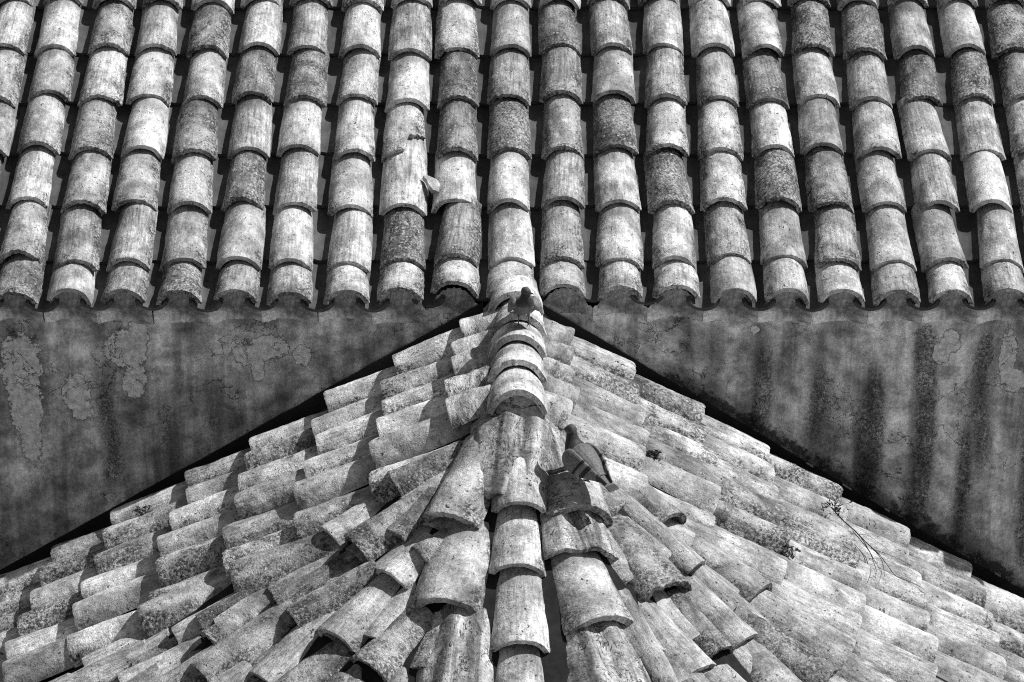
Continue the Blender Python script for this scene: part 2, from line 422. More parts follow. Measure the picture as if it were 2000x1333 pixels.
for c in range(-3, 22):
    x0 = (c - 9) * PITCH - 0.008
    colx = rnd.uniform(-0.006, 0.006); colv = rnd.uniform(-0.012, 0.012)
    for r_ in range(len(LIP)):
        lich = DARKT.get((c, r_), rnd.betavariate(1.6, 2.2) * 0.72)
        if (c < 0 or c > 18) and rnd.random() < 0.25: lich = rnd.uniform(0.5, 0.9)
        tone = rnd.uniform(0.42, 0.66)
        if lich > 0.6: tone *= 0.8
        v = LIP[r_] + colv + rnd.uniform(-0.020, 0.020) - 0.004 * (c - 9) / 9
        if r_ == 0: v = 0.0 + rnd.uniform(-0.008, 0.012) + {8: 0.05, 9: 0.02, 10: 0.05, 11: 0.025, 12: 0.03, 7: 0.012}.get(c, 0)
        tau = R((5.6 if r_ == 0 else 3.4) + rnd.uniform(-0.5, 0.5)); yaw = R(rnd.gauss(0, 1.3)); roll = R(rnd.gauss(0, 3.0))
        Xd = d_u * math.cos(tau) + n_u * math.sin(tau) + Vector((1, 0, 0)) * math.sin(yaw)
        Zd = n_u + Vector((1, 0, 0)) * math.sin(roll)
        og = Vector((x0 + colx + rnd.gauss(0, 0.004), 0, 0)) - d_u * v + n_u * (0.052 + rnd.uniform(-0.003, 0.003))
        me = BROKEN if (c, r_) == (7, 3) else pick(lich)
        sc = (0.78 if r_ == 0 else 1.0, rnd.uniform(0.89, 0.98), rnd.uniform(0.90, 1.10))
        if (c, r_) == (7, 2): sc = (1.32, 1, 1)
        o = place('cover_tile', uroof, me, Xd, Zd, og, sc, tone, lich, rnd.uniform(0.2, 1.0))
        if me is BROKEN: o['label'] = 'broken cover tile with its lower corner missing'
    # pans on the right of this column
    xp = x0 + PITCH / 2
    for k in range(8):
        v = 0.004 + rnd.uniform(-0.008, 0.008) + (0.29 * (k > 0)) + 0.345 * max(0, k - 1)
        if k == 0: v += {7: 0.025, 8: 0.06, 9: 0.07, 10: 0.05, 11: 0.03}.get(c, 0)
        tau = R(3.2)
        place('pan_tile', uroof, PANS[(c * 3 + k) % 6], d_u * math.cos(tau) + n_u * math.sin(tau), n_u,
              Vector((xp + rnd.gauss(0, 0.003), 0, 0)) - d_u * v + n_u * 0.008, (0.8 if k == 0 else 1.0, 0.86 if k == 0 else 0.95, 0.8), rnd.uniform(0.07, 0.11))
    # mortar packed under the eave tile
    NU = 27; us = np.linspace(-1, 1, NU); V = []; F = []
    yy = 0.012 + rnd.uniform(-0.006, 0.006) + {8: 0.022, 10: 0.022, 9: 0.015, 11: 0.012, 12: 0.012}.get(c, 0)
    for i, s in enumerate(np.linspace(0, 1, 8)):
        for j, u_ in enumerate(us):
            arch = 0.030 + 0.070 * (1 - (abs(u_) / 0.80) ** 2.3) if abs(u_) < 0.80 else 0.030 - 0.10 * (abs(u_) - 0.80)
            rg = 0.005 * math.sin(j * 2.3 + c * 5 + i * 1.9) * s * (abs(u_) < 0.99)
            V.append((u_ * PITCH * 0.506, rg * 0.8 + (WALL_Y + 0.014 - yy) * (1 - s) ** 1.6, -0.085 * (1 - s) + (arch + 0.6 * rg) * s))
    for i in range(7):
        for j in range(NU - 1): F.append((i * NU + j, i * NU + j + 1, (i + 1) * NU + j + 1, (i + 1) * NU + j))
    obj('mortar_fill', mesh('mortar_fill', V, F, M_WALL), uroof, Matrix.Translation((x0 + colx, yy, 0.0)))

# ------------------------------------------------------------------ lower building: gabled ridge ending in a half cone
lower = empty('apse_building', (0, 0, 0), 'lower building in front with ridged roof of fanned old clay tiles', 'building')
ZR, KL, KR, YA = 0.015, 0.592, 0.636, -1.22
def deck(x, y):
    r = abs(x) if y > YA else math.hypot(x, y - YA)
    a = (-1 if x < 0 else 1) if y > YA else math.atan2(x, -(y - YA)) / (math.pi / 2)
    return ZR - ((KL + KR) / 2 + (KR - KL) / 2 * a) * r
def dnorm(x, y):
    e = 0.01
    gx = (deck(x + e, y) - deck(x - e, y)) / (2 * e); gy = (deck(x, y + e) - deck(x, y - e)) / (2 * e)
    return Vector((-gx, -gy, 1)).normalized()
RM = 2.75
V = []; F = []
def ring_path(r): # outline at distance r from the ridge line
    p = [(-r, y) for y in np.linspace(0.04, YA, 12)]
    p += [(-r * math.cos(a), YA - r * math.sin(a)) for a in np.linspace(0, math.pi, 41)[1:-1]]
    return p + [(r, y) for y in np.linspace(YA, 0.04, 12)]
rs = np.linspace(0.0, RM, 46)
for r_ in rs:
    pts = ring_path(max(r_, 0.002))
    for x, y in pts:
        V.append((x, y, deck(x, y)))
m_ = len(pts)
pv = np.array(V); pv[:, 2] += 0.012 + 0.008 * fbm(pv, 9, 3, 5); V = pv
for i in range(len(rs) - 1):
    for j in range(m_ - 1): F.append((i * m_ + j, (i + 1) * m_ + j, (i + 1) * m_ + j + 1, i * m_ + j + 1))
lroof = obj('roof', mesh('lower_roof_bed', V, F, M_BED, angle=180), lower)
# round wall below the eaves
V = []; F = []
wp = [(-2.55, 0.02)] + [(-2.55 * math.cos(a), YA - 2.55 * math.sin(a)) for a in np.linspace(0, math.pi, 33)] + [(2.55, 0.02)]
for x, y in wp: V += [(x, y, -7.0), (x, y, -1.62)]
for j in range(len(wp) - 1): F.append((2 * j, 2 * j + 2, 2 * j + 3, 2 * j + 1))
obj('wall', mesh('apse_wall', V, F, M_PLUG, angle=60), lower)

XLIP = {-1: [0.165, 0.445, 0.73, 1.025, 1.305, 1.62, 1.895, 2.19, 2.48], 1: [0.19, 0.465, 0.75, 1.02, 1.315, 1.60, 1.915, 2.205, 2.49]}
for side in (-1, 1):
    k = KL if side < 0 else KR; be = math.atan(k)
    d = Vector((side * math.cos(be), 0, -math.sin(be))); n = Vector((side * math.sin(be), 0, math.cos(be)))
    for i in range(6):
        yc = -0.180 - 0.206 * i
        for q, xl in enumerate(XLIP[side]):
            tuck = i == 5 and (side < 0 and xl < 1.7 or side > 0 and xl < 1.3)      # half hidden by the fan
            if i == 5 and q == 0: continue
            lich = rnd.choice([0.05, 0.15, 0.3, 0.4, 0.5, 0.6, 0.75, 0.95]) if side < 0 else rnd.choice([0.0, 0.1, 0.2, 0.3, 0.42, 0.5, 0.6, 0.75])
            tone = rnd.uniform(0.44, 0.82) * (1.0 if side < 0 else 0.74)  # right slope colour lowered to offset the sun striking it square on
            xl2 = xl + rnd.gauss(0, 0.014) + 0.012 * i * (side < 0)
            s = xl2 / math.cos(be)
            tau = R((6.4 if side < 0 else 4.2) + rnd.uniform(-0.7, 0.7)); yaw = R(rnd.gauss(0, 1.1)); roll = R(rnd.gauss(0, 2.2))
            lift = (0.012 if tuck else 0.050 if side < 0 else 0.040) + rnd.uniform(-0.006, 0.008)
            og = Vector((0, yc + rnd.gauss(0, 0.008), ZR)) + d * s + n * lift
            Xd = d * math.cos(tau) + n * math.sin(tau) + Vector((0, 1, 0)) * math.sin(yaw)
            sx = 0.42 if q == 0 else rnd.uniform(0.94, 1.02)
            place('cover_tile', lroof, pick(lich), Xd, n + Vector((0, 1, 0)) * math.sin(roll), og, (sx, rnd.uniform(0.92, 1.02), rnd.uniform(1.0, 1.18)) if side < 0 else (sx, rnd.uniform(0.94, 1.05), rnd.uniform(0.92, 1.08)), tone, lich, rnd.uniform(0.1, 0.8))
            s2 = s + 0.05
            if i > 3 or q == 0: continue
            place('pan_tile', lroof, PANS[(i * 5 + q) % 6], d * math.cos(R(3)) + n * math.sin(R(3)), n,
                  Vector((0, yc - 0.103, ZR)) + d * s2 + n * 0.02, (1, 0.9, 0.9), rnd.uniform(0.12, 0.24))

# tiles fanned round the half cone: lip and tail of the crest line, width, kind
FAN = [((-0.259, -1.637, -0.153), (-0.13, -1.327, 0.003), 0.255, 'b'),
 ((-0.258, -1.958, -0.342), (-0.184, -1.643, -0.196), 0.27, 'b'),
 ((-0.526, -2.106, -0.52), (-0.36, -1.937, -0.413), 0.2, 'r'),
 ((-0.216, -2.275, -0.553), (-0.197, -1.976, -0.412), 0.28, 'w'),
 ((-0.458, -1.771, -0.328), (-0.335, -1.656, -0.258), 0.17, 's'),
 ((-0.347, -1.716, -0.272), (-0.248, -1.653, -0.229), 0.14, 'r'),
 ((-0.657, -1.953, -0.48), (-0.49, -1.77, -0.37), 0.2, 's'),
 ((-0.835, -2.109, -0.632), (-0.629, -1.962, -0.523), 0.2, 'r'),
 ((-0.604, -1.564, -0.292), (-0.373, -1.434, -0.173), 0.21, 'r'),
 ((-0.451, -1.581, -0.252), (-0.328, -1.45, -0.166), 0.13, 'd'),
 ((-0.464, -1.29, -0.154), (-0.242, -1.232, -0.059), 0.19, 'r'),
 ((-0.71, -1.392, -0.33), (-0.515, -1.269, -0.242), 0.2, 's'),
 ((-0.882, -1.663, -0.496), (-0.638, -1.558, -0.368), 0.13, 'd'),
 ((-0.817, -1.78, -0.49), (-0.556, -1.678, -0.359), 0.16, 'r'),
 ((-0.926, -1.992, -0.631), (-0.678, -1.738, -0.459), 0.19, 's'),
 ((-1.066, -1.357, -0.514), (-0.695, -1.392, -0.351), 0.275, 'r'),
 ((-1.444, -1.277, -0.731), (-1.112, -1.221, -0.584), 0.25, 'm'),
 ((-1.137, -1.69, -0.63), (-0.934, -1.571, -0.531), 0.25, 'r'),
 ((-1.649, -1.398, -0.89), (-1.395, -1.341, -0.776), 0.2, 's'),
 ((-1.675, -1.269, -0.908), (-1.466, -1.213, -0.803), 0.14, 'd'),
 ((-1.471, -1.67, -0.823), (-1.22, -1.594, -0.705), 0.22, 's'),
 ((-1.286, -1.505, -0.699), (-1.026, -1.44, -0.56), 0.15, 's'),
 ((-1.19, -1.53, -0.633), (-1.014, -1.467, -0.546), 0.11, 'd'),
 ((-1.713, -1.52, -0.939), (-1.363, -1.444, -0.756), 0.2, 's'),
 ((0.287, -1.587, -0.146), (0.23, -1.339, -0.058), 0.27, 'b'),
 ((0.277, -1.738, -0.251), (0.246, -1.589, -0.182), 0.29, 'w'),
 ((0.336, -2.003, -0.393), (0.24, -1.73, -0.265), 0.275, 'b'),
 ((0.389, -2.25, -0.577), (0.304, -1.989, -0.447), 0.33, 'w'),
 ((0.6, -1.754, -0.378), (0.429, -1.514, -0.252), 0.25, 'r'),
 ((0.709, -1.557, -0.39), (0.444, -1.34, -0.216), 0.13, 's'),
 ((0.638, -1.347, -0.287), (0.435, -1.13, -0.182), 0.21, 'm'),
 ((0.961, -1.507, -0.509), (0.69, -1.314, -0.367), 0.21, 'm'),
 ((0.778, -1.918, -0.56), (0.63, -1.74, -0.447), 0.15, 'r'),
 ((0.691, -2.041, -0.575), (0.513, -1.832, -0.443), 0.21, 's'),
 ((0.879, -1.809, -0.57), (0.702, -1.633, -0.448), 0.18, 's'),
 ((1.042, -1.976, -0.703), (0.888, -1.742, -0.583), 0.26, 'm'),
 ((0.681, -2.127, -0.622), (0.608, -2.023, -0.563), 0.19, 's'),
 ((0.032, -1.624, -0.114), (0.023, -1.304, 0.041), 0.21, 's'),
 ((0.026, -1.837, -0.265), (0.026, -1.581, -0.148), 0.21, 's'),
 ((0.029, -2.113, -0.435), (0.026, -1.81, -0.288), 0.222, 's'),
 ((0.032, -2.38, -0.598), (0.029, -2.092, -0.462), 0.222, 's'),
 ((-0.023, -1.572, -0.117), (0.006, -1.319, 0.054), 0.31, 'w'),
 ((0.206, -1.421, -0.075), (0.151, -1.23, -0.011), 0.17, 'w'),
 ((-0.181, -1.41, -0.059), (-0.106, -1.282, 0.011), 0.15, 'r'),
 ((0.976, -1.719, -0.605), (0.662, -1.481, -0.384), 0.15, 's'),
 ((0.584, -2.161, -0.604), (0.425, -1.841, -0.403), 0.13, 'm')]
STY = {'b': (0.52, 0.42, 0.3), 's': (0.56, 0.16, 0.7), 'r': (0.48, 0.72, 0.2), 'm': (0.52, 0.50, 0.3), 'd': (0.34, 0.80, 0.3), 'w': (0.44, 0.40, 0.3), 'p': (0.22, 0, 0.3)}
def fan_tile(a, b, w, sty, nm='cover_tile'):
    a = Vector(a); b = Vector(b); mid = (a + b) / 2
    X = (a - b).normalized(); b2 = b - X * 0.05
    n = dnorm(mid.x, mid.y if mid.y < YA - 0.02 else mid.y)
    n = (n + Vector((rnd.gauss(0, 0.03), rnd.gauss(0, 0.03), 0))).normalized()
    Z = (n - X * n.dot(X)).normalized()
    tone, lich, strk = STY[sty]
    tone *= rnd.uniform(0.92, 1.08) * (0.82 if mid.x > 0.35 else 1.0); lich += rnd.uniform(-0.06, 0.06)  # right side of the fan also toned down against the sun
    sy = w / 0.206
    if sty == 'p':
        place('pan_tile', lroof, rnd.choice(PANS), X, Z, a - Z * 0.02, ((a - b2).length / L0, w / 0.17, 0.5), tone); return
    me = rnd.choice(WAVY) if sty == 'w' else rnd.choice(THICK if sty == 'b' else ROUGH if sty in 'rd' else SMOOTH)
    sz = min(1.25, 0.45 + 0.55 * sy)
    hgt = 0.05 if sty == 'w' else H0
    place(nm, lroof, me, X, Z, a - Z * hgt * sz, ((a - b2).length / L0, sy, sz), tone, lich, strk)
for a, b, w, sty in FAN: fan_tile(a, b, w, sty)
# the rest of the fan, farther down the cone
def under_fill():
    for r_ in (0.45, 0.66, 0.92, 1.20, 1.46):
        st = math.degrees(0.205 / r_); k = int(84 / st)
        for i in range(-k, k + 1):
            ph = i * st + st * 0.5 + rnd.gauss(0, 1.5); rr = r_ + rnd.gauss(0, 0.02)
            if abs(ph) < 17 and r_ < 1.3: continue
            a = polar(ph, rr, 0.040); b_ = polar(ph, rr - 0.28 if r_ > 0.5 else rr - 0.2, 0.014)
            X = (a - b_).normalized(); n = dnorm((a.x + b_.x) / 2, (a.y + b_.y) / 2)
            lich = rnd.choice([0.1, 0.3, 0.5, 0.7])
            place('cover_tile', lroof, pick(lich), X, n, a - n * H0 * 0.6, (0.78, rnd.uniform(0.80, 0.95), 0.6), rnd.uniform(0.34, 0.54), lich, rnd.uniform(0.2, 0.6))
def polar(ph, r, h):
    x = r * math.sin(R(ph)); y = YA - r * math.cos(R(ph))
    return Vector((x, y, deck(x, y))) + dnorm(x, y) * h
for r_, phs in ((1.0, (86,)), (1.28, (83, 72, 63)), (1.42, (-34, -24, -12, 10, 24, 36, 45)), (1.58, (81, 72, 63, 54)), (1.74, (-80, -71, -62, -54, -45, -36, -27, -18, -9, 0, 9, 18, 27, 36, 45)),
                (1.50, (-63, -54, -46)), (1.30, (-60,)), (1.9, (82, 73, 64, 55)), (2.06, (-82, -74, -66, -58, -50, -42, -34, -26, -18, -9, 0, 9, 18, 27, 36, 46))):
    for ph in phs:
        ph += rnd.gauss(0, 1)
        rr = r_ + rnd.gauss(0, 0.02)
        fan_tile(polar(ph, rr, 0.105), polar(ph, rr - 0.32, 0.07), rnd.uniform(0.19, 0.23), rnd.choice('smrs'))
for ph in range(-84, 85, 12):
    for r_ in (1.82, 2.12):
        a = polar(ph + 5, r_, 0.035); b = polar(ph + 5, r_ - 0.36, 0.02)
        place('pan_tile', lroof, PANS[(ph + 84) // 12 % 6], (a - b), dnorm(a.x, a.y), a - dnorm(a.x, a.y) * 0.02, (1, 0.85, 0.5), rnd.uniform(0.18, 0.32))

under_fill()

# ridge
for i, yl in enumerate((-0.195, -0.450, -0.675, -0.935, -1.245)):
    tail = yl + (0.40 if i else 0.42)
    a = Vector((0.022 + rnd.gauss(0, 0.003), yl, 0.172)); b = Vector((0.020, tail, 0.134 if i else 0.15))
    X = (a - b).normalized(); Z = (Vector((rnd.gauss(0, 0.03), 0, 1)) - X * X.z).normalized()
    place('ridge_tile', lroof, SMOOTH[i] if i != 3 else ROUGH[2], X, Z, a - Z * H0 * 1.25, ((a - b).length / L0, 1.12, 1.25), (0.70, 0.68, 0.66, 0.60, 0.62)[i], 0.15, 0.7)
# mortar bed under the ridge on both sides and the plug that closes its end
for side in (-1, 1):
    nx, ny = 10, 60; ys = np.linspace(0.03, -1.27, ny); V = []; F = []
    for y in ys:
        for j in range(nx):
            s = j / (nx - 1); x = 0.022 + side * (0.07 + 0.11 * s)
            V.append((x, y, deck(x, y) + 0.030 * (1 - s) ** 0.8 + 0.040))
    V = np.array(V); V[:, 2] += 0.010 * fbm(V, 16, 4, 3 + side)
    for i in range(ny - 1):
        for j in range(nx - 1):
            q = (i * nx + j, i * nx + j + 1, (i + 1) * nx + j + 1, (i + 1) * nx + j); F.append(q if side < 0 else q[::-1])
    obj('mortar_bed', mesh('mortar_bed', V, F, M_MORTAR, angle=180), lroof)
V = []; F = []
for i, s in enumerate(np.linspace(0, 1, 9)):
    for j, u_ in enumerate(np.linspace(-1, 1, 25)):
        top = 0.158 - 0.085 * abs(u_) ** 2.1
        x = 0.022 + u_ * (0.100 + 0.012 * (1 - s)); z = 0.005 + (top - 0.005) * s
        V.append((x, -1.228 - 0.035 * (1 - s), z))
V = np.array(V); V[:, 1] += 0.006 * fbm(V, 25, 3, 2)
for i in range(8):
    for j in range(24): F.append((i * 25 + j, i * 25 + j + 1, (i + 1) * 25 + j + 1, (i + 1) * 25 + j))
obj('mortar_plug', mesh('mortar_plug', V, F, M_MORTAR), lroof)

# flashing gutter along the wall
for side in (-1, 1):
    V = []; F = []; N = 60
    for i, x in enumerate(np.linspace(0.12, RM, N)):
        zz = deck(side * x, -0.1) + 0.040
        V += [(side * x, -0.115, zz + 0.01), (side * x, -0.02, zz - 0.008), (side * x, 0.024, zz), (side * x, 0.028, zz + 0.055)]
    V = np.array(V); V[:, 2] += 0.004 * vnoise(V, 12, 6)
    for i in range(N - 1):
        for j in range(3):
            q = (i * 4 + j, i * 4 + j + 1, (i + 1) * 4 + j + 1, (i + 1) * 4 + j); F.append(q if side < 0 else q[::-1])
    fl = obj('flashing', mesh('flashing', V, F, M_FLASH), lroof)
    if side > 0:
        for x, z, l in ((1.263, -0.697, 0.035), (1.426, -0.80, 0.045), (1.601, -0.907, 0.025), (2.092, -1.213, 0.03)):  # pale slivers painted in as sunlit bits of the flashing's upper edge
            v, f = box(-l / 2, l / 2, -0.004, 0.010, -0.001, 0.003)
            o = obj('lit_sliver', mesh('lit_sliver', v, f, M_SLIVER, smooth=False), lroof, Matrix.Translation((x, 0.010, z + 0.002)) @ Matrix.Rotation(R(32), 4, 'Y'))

# ------------------------------------------------------------------ loose tile fragment on the upper roof
def fragment(name, loc, X, Z, size, seed, label):
    bm = bmesh.new(); bmesh.ops.create_cube(bm, size=1)
    bmesh.ops.subdivide_edges(bm, edges=bm.edges[:], cuts=7, use_grid_fill=True)
    v = np.array([w.co[:] for w in bm.verts])
    v[:, 0] += 0.25 * v[:, 1] * (seed % 2) + 0.3 * v[:, 1] ** 2
    v *= np.array(size); v[:, 2] += -1.6 * v[:, 1] ** 2
    v += 0.004 * np.stack([vnoise(v, 40, seed), vnoise(v, 40, seed + 1), vnoise(v, 40, seed + 2)], 1)
    for w, q in zip(bm.verts, v): w.co = q
    me = bpy.data.meshes.new(name); bm.to_mesh(me); bm.free(); me.materials.append(M_TILE)
    me.polygons.foreach_set('use_smooth', [True] * len(me.polygons)); me.set_sharp_from_angle(angle=R(45))
    o = obj(name, me, None, frame(X, Z, loc)); o['label'] = label; o['category'] = 'tile shard'
    o['tone'] = 0.44; o['lichen'] = 0.3; o['streak'] = 0.3
    return o
fragment('tile_shard', Vector((-0.338, 0, 0)) - d_u * 0.70 + n_u * 0.088, d_u + Vector((0.45, 0, 0)), n_u + Vector((0.5, 0, 0)), (0.105, 0.055, 0.018), 3,
         'loose curved shard of pale tile wedged beside the broken cover tile')

# ------------------------------------------------------------------ pigeons
def pigeon_material():
    t = NT('pigeon_plumage', rough=0.6, spec=0.3)
    c = t.coord(False)
    a = t.attr('shade', 'GEOMETRY')
    v = t.mul(t.mul(a, 1.0), t.rng(t.noise(c, 130, 3), 0.3, 0.7, 0.65, 1.3))
    t.bump(t.noise(c, 220, 3), 0.35, 0.002)
    return t.out(v)
M_BIRD = pigeon_material()
def loft(rings, n=20):
    """rings: (centre, tangent-perpendicular up axis, side axis, r_up, r_side)"""
    v, f = [], []
    for c, up, sd, ru, rs_ in rings:
        for k in range(n):
            q = 2 * math.pi * k / n
            v.append(c + up * (math.sin(q) * ru) + sd * (math.cos(q) * rs_))
    m = len(rings)
    for i in range(m - 1):
        for k in range(n): f.append((i * n + k, i * n + (k + 1) % n, (i + 1) * n + (k + 1) % n, (i + 1) * n + k))
    f.append(tuple(range(n - 1, -1, -1))); f.append(tuple(range((m - 1) * n, m * n)))
    return v, f
def smooth_path(pts, k=5):
    """Catmull-Rom through tuples"""
    P = [np.array(p, float) for p in pts]; out = []
    for i in range(len(P) - 1):
        p0, p1, p2, p3 = P[max(i - 1, 0)], P[i], P[i + 1], P[min(i + 2, len(P) - 1)]
        for j in range(k):
            t = j / k
            out.append(0.5 * ((2 * p1) + (-p0 + p2) * t + (2 * p0 - 5 * p1 + 4 * p2 - p3) * t * t + (-p0 + 3 * p1 - 3 * p2 + p3) * t ** 3))
    out.append(P[-1]); return out
def pigeon(name, loc, heading, scale, head_yaw, crouch, label, stride=0.0):
    comps = []   # (verts, faces, shade function)
    Yv = Vector((0, 1, 0))
    # body: x, z, radius up, radius side
    body = [(-0.100, 0.078, 0.010, 0.018), (-0.075, 0.090, 0.024, 0.032), (-0.045, 0.103, 0.042, 0.050), (-0.005, 0.119, 0.055, 0.062), (0.035, 0.141, 0.055, 0.062),
            (0.060, 0.166, 0.039, 0.044), (0.071, 0.190, 0.029, 0.031), (0.075, 0.211, 0.0225, 0.0235), (0.078, 0.226, 0.0205, 0.0205)]
    pp = smooth_path(body, 4); rings = []
    for i, p in enumerate(pp):
        a, b = pp[max(i - 1, 0)], pp[min(i + 1, len(pp) - 1)]
        t = Vector((b[0] - a[0], 0, b[1] - a[1])).normalized(); up = Vector((-t.z, 0, t.x))
        rings.append((Vector((p[0], 0, p[1])), up, Yv, p[2], p[3]))
    def sh_body(p):
        if p.z > 0.165 and p.x > 0.03: return 0.035
        if p.z > 0.145 and p.x > 0.03: return 0.06
        return 0.135 if p.x > -0.07 else 0.16
    comps.append((*loft(rings), sh_body))
    hy = Matrix.Translation((0.078, 0, 0)) @ Matrix.Rotation(head_yaw, 4, 'Z') @ Matrix.Translation((-0.078, 0, 0))
    head = [(0.058, 0.232, 0.008, 0.008), (0.063, 0.236, 0.018, 0.017), (0.078, 0.238, 0.0225, 0.0205), (0.092, 0.237, 0.0195, 0.017), (0.103, 0.234, 0.013, 0.011), (0.109, 0.232, 0.008, 0.007)]
    pp = smooth_path(head, 3)
    v, f = loft([(Vector((p[0], 0, p[1])), Vector((0, 0, 1)), Yv, p[2], p[3]) for p in pp], 16)
    comps.append(([hy @ q for q in v], f, lambda p: 0.075))
    beak = [(0.104, 0.2325, 0.006, 0.0055), (0.114, 0.231, 0.0042, 0.0038), (0.124, 0.227, 0.0018, 0.0018)]
    v, f = loft([(Vector((p[0], 0, p[1])), Vector((0, 0, 1)), Yv, p[2], p[3]) for p in beak], 10)
    comps.append(([hy @ q for q in v], f, lambda p: 0.03))
    cere = [(0.106, 0.236, 0.003, 0.0035), (0.109, 0.236, 0.0042, 0.0045), (0.113, 0.2345, 0.002, 0.002)]
    v, f = loft([(Vector((p[0], 0, p[1])), Vector((0, 0, 1)), Yv, p[2], p[3]) for p in cere], 10)
    comps.append(([hy @ q for q in v], f, lambda p: 0.5))
    for s in (-1, 1):
        v, f = loft([(Vector((0.093, s * (0.0150 + e), 0.241)), Vector((0, 0, 1)), Vector((1, 0, 0)), r_, r_) for e, r_ in ((-0.003, 0.0040), (0.002, 0.0040), (0.0035, 0.0022))], 10)
        comps.append(([hy @ q for q in v], f, lambda p: 0.02))
        # wing: along a line from shoulder to tip, flattened, lying against the flank
        wp_ = [(0.058, 0.034, 0.158, 0.012, 0.006), (0.045, 0.054, 0.152, 0.034, 0.013), (0.005, 0.064, 0.130, 0.047, 0.014), (-0.045, 0.056, 0.108, 0.040, 0.012),
               (-0.088, 0.038, 0.088, 0.024, 0.008), (-0.122, 0.023, 0.072, 0.012, 0.005), (-0.146, 0.015, 0.062, 0.004, 0.003)]
        pp = smooth_path(wp_, 4); rg = []
        for i, p in enumerate(pp):
            a, b = pp[max(i - 1, 0)], pp[min(i + 1, len(pp) - 1)]
            t = Vector((b[0] - a[0], s * (b[1] - a[1]), b[2] - a[2])).normalized()
            sd = Vector((0, s, 0.28)); sd = (sd - t * sd.dot(t)).normalized(); up = sd.cross(t).normalized()
            rg.append((Vector((p[0], s * p[1], p[2])), up, sd, p[3], p[4]))
        def sh_wing(p):
            u = p.x * 0.9 + p.z * 0.32
            if -0.008 < u - 0.006 + 0.10 * 0 < 0.010 and False: return 0.02
            q = p.x + 0.55 * (p.z - 0.11)           # bars run slanting across the wing
            if -0.034 < q < -0.020 or -0.078 < q < -0.058: return 0.025
            if p.x < -0.105: return 0.05
            ft_ = 0.92 + 0.10 * math.sin(p.x * 420 + p.z * 260)      # feather rows
            return (0.24 if -0.054 < q < -0.038 else 0.20) * ft_
        v, f = loft(rg, 20); comps.append((v, f, sh_wing))
    # tail feathers
    tp = [(-0.075, 0.088, 0.012, 0.024), (-0.110, 0.070, 0.008, 0.025), (-0.145, 0.052, 0.0055, 0.027), (-0.172, 0.040, 0.004, 0.028), (-0.177, 0.0375, 0.002, 0.024)]
    pp = smooth_path(tp, 4)
    comps.append((*loft([(Vector((p[0], 0, p[1])), Vector((0.43, 0, 0.9)), Yv, p[2], p[3]) for p in pp], 20), lambda p: 0.03 if p.x < -0.150 else 0.11))
    # legs and toes
    for s in (-1, 1):
        dx = stride * s
        v, f = loft([(Vector((-0.002 + 0.3 * dx, s * 0.022, 0.098)), Vector((1, 0, 0)), Yv, 0.019, 0.015), (Vector((0.002 + 0.5 * dx, s * 0.024, 0.066)), Vector((1, 0, 0)), Yv, 0.011, 0.009), (Vector((-0.004 + 0.7 * dx, s * 0.025, 0.046)), Vector((1, 0, 0)), Yv, 0.005, 0.005)], 12)
        comps.append((v, f, lambda p: 0.13))
        an = Vector((-0.004 + 0.7 * dx, s * 0.025, 0.048)); ft = Vector((0.006 + dx, s * 0.026, 0.006))
        comps.append((*tube([an, (an + ft) / 2, ft], [0.0036, 0.0032, 0.0036], 8), lambda p: 0.16))
        for ang, ln in ((-28, 0.027), (0, 0.031), (28, 0.027), (178, 0.016)):
            dr = Vector((math.cos(R(ang)), math.sin(R(ang)), 0))
            comps.append((*tube([ft, ft + dr * ln * 0.55 + Vector((0, 0, 0.001)), ft + dr * ln + Vector((0, 0, -0.004))], [0.0034, 0.0028, 0.0016], 8), lambda p: 0.16))
    allv, allf, own = [], [], []
    for ci, (v, f, _) in enumerate(comps):
        k = len(allv); allv += [Vector(q) for q in v]; allf += [tuple(k + j for j in q) for q in f]; own += [ci] * len(f)
    ng = 0.215
    rawv = [q.copy() for q in allv]
    me = mesh(name, allv, allf, None, smooth=False)
    tmp = bpy.data.objects.new('tmp', me); col.objects.link(tmp)
    bm = bmesh.new(); bm.from_mesh(me); bmesh.ops.recalc_face_normals(bm, faces=bm.faces); bm.to_mesh(me); bm.free()
    md = tmp.modifiers.new('remesh', 'REMESH'); md.mode = 'VOXEL'; md.voxel_size = 0.0016
    sm = tmp.modifiers.new('smooth', 'SMOOTH'); sm.factor = 0.5; sm.iterations = 2
    dg = bpy.context.evaluated_depsgraph_get()
    fin = bpy.data.meshes.new_from_object(tmp.evaluated_get(dg))
    bpy.data.objects.remove(tmp)
    bv = BVHTree.FromPolygons(allv, allf)
    shade = []
    for w in fin.vertices:
        hit = bv.find_nearest(w.co)
        shade.append(comps[own[hit[2]]][2](w.co) if hit[2] is not None else 0.1)
    at = fin.attributes.new('shade', 'FLOAT', 'POINT'); at.data.foreach_set('value', shade)
    for w in fin.vertices:      # crouch: the body settles on its legs, the head keeps its shape
        w.co.z = w.co.z * (1 - crouch) if w.co.z < ng else w.co.z - ng * crouch
    fin.materials.clear(); fin.materials.append(M_BIRD)
    fin.polygons.foreach_set('use_smooth', [True] * len(fin.polygons))
    o = obj(name, fin); o.location = loc; o.rotation_euler = (0, 0, heading); o.scale = (scale,) * 3
    o['label'] = label; o['category'] = 'pigeon'; o['group'] = 'pigeons on the roof'
    return o
pigeon('pigeon', (0.046, -0.545, 0.160), R(-84), 0.80, R(60), 0.14, 'pigeon standing on the ridge tiles facing us with head turned')
pigeon('pigeon', (0.268, -1.495, -0.108), R(132), 0.92, R(10), 0.10, 'barred grey pigeon seen from behind on the fanned tiles')

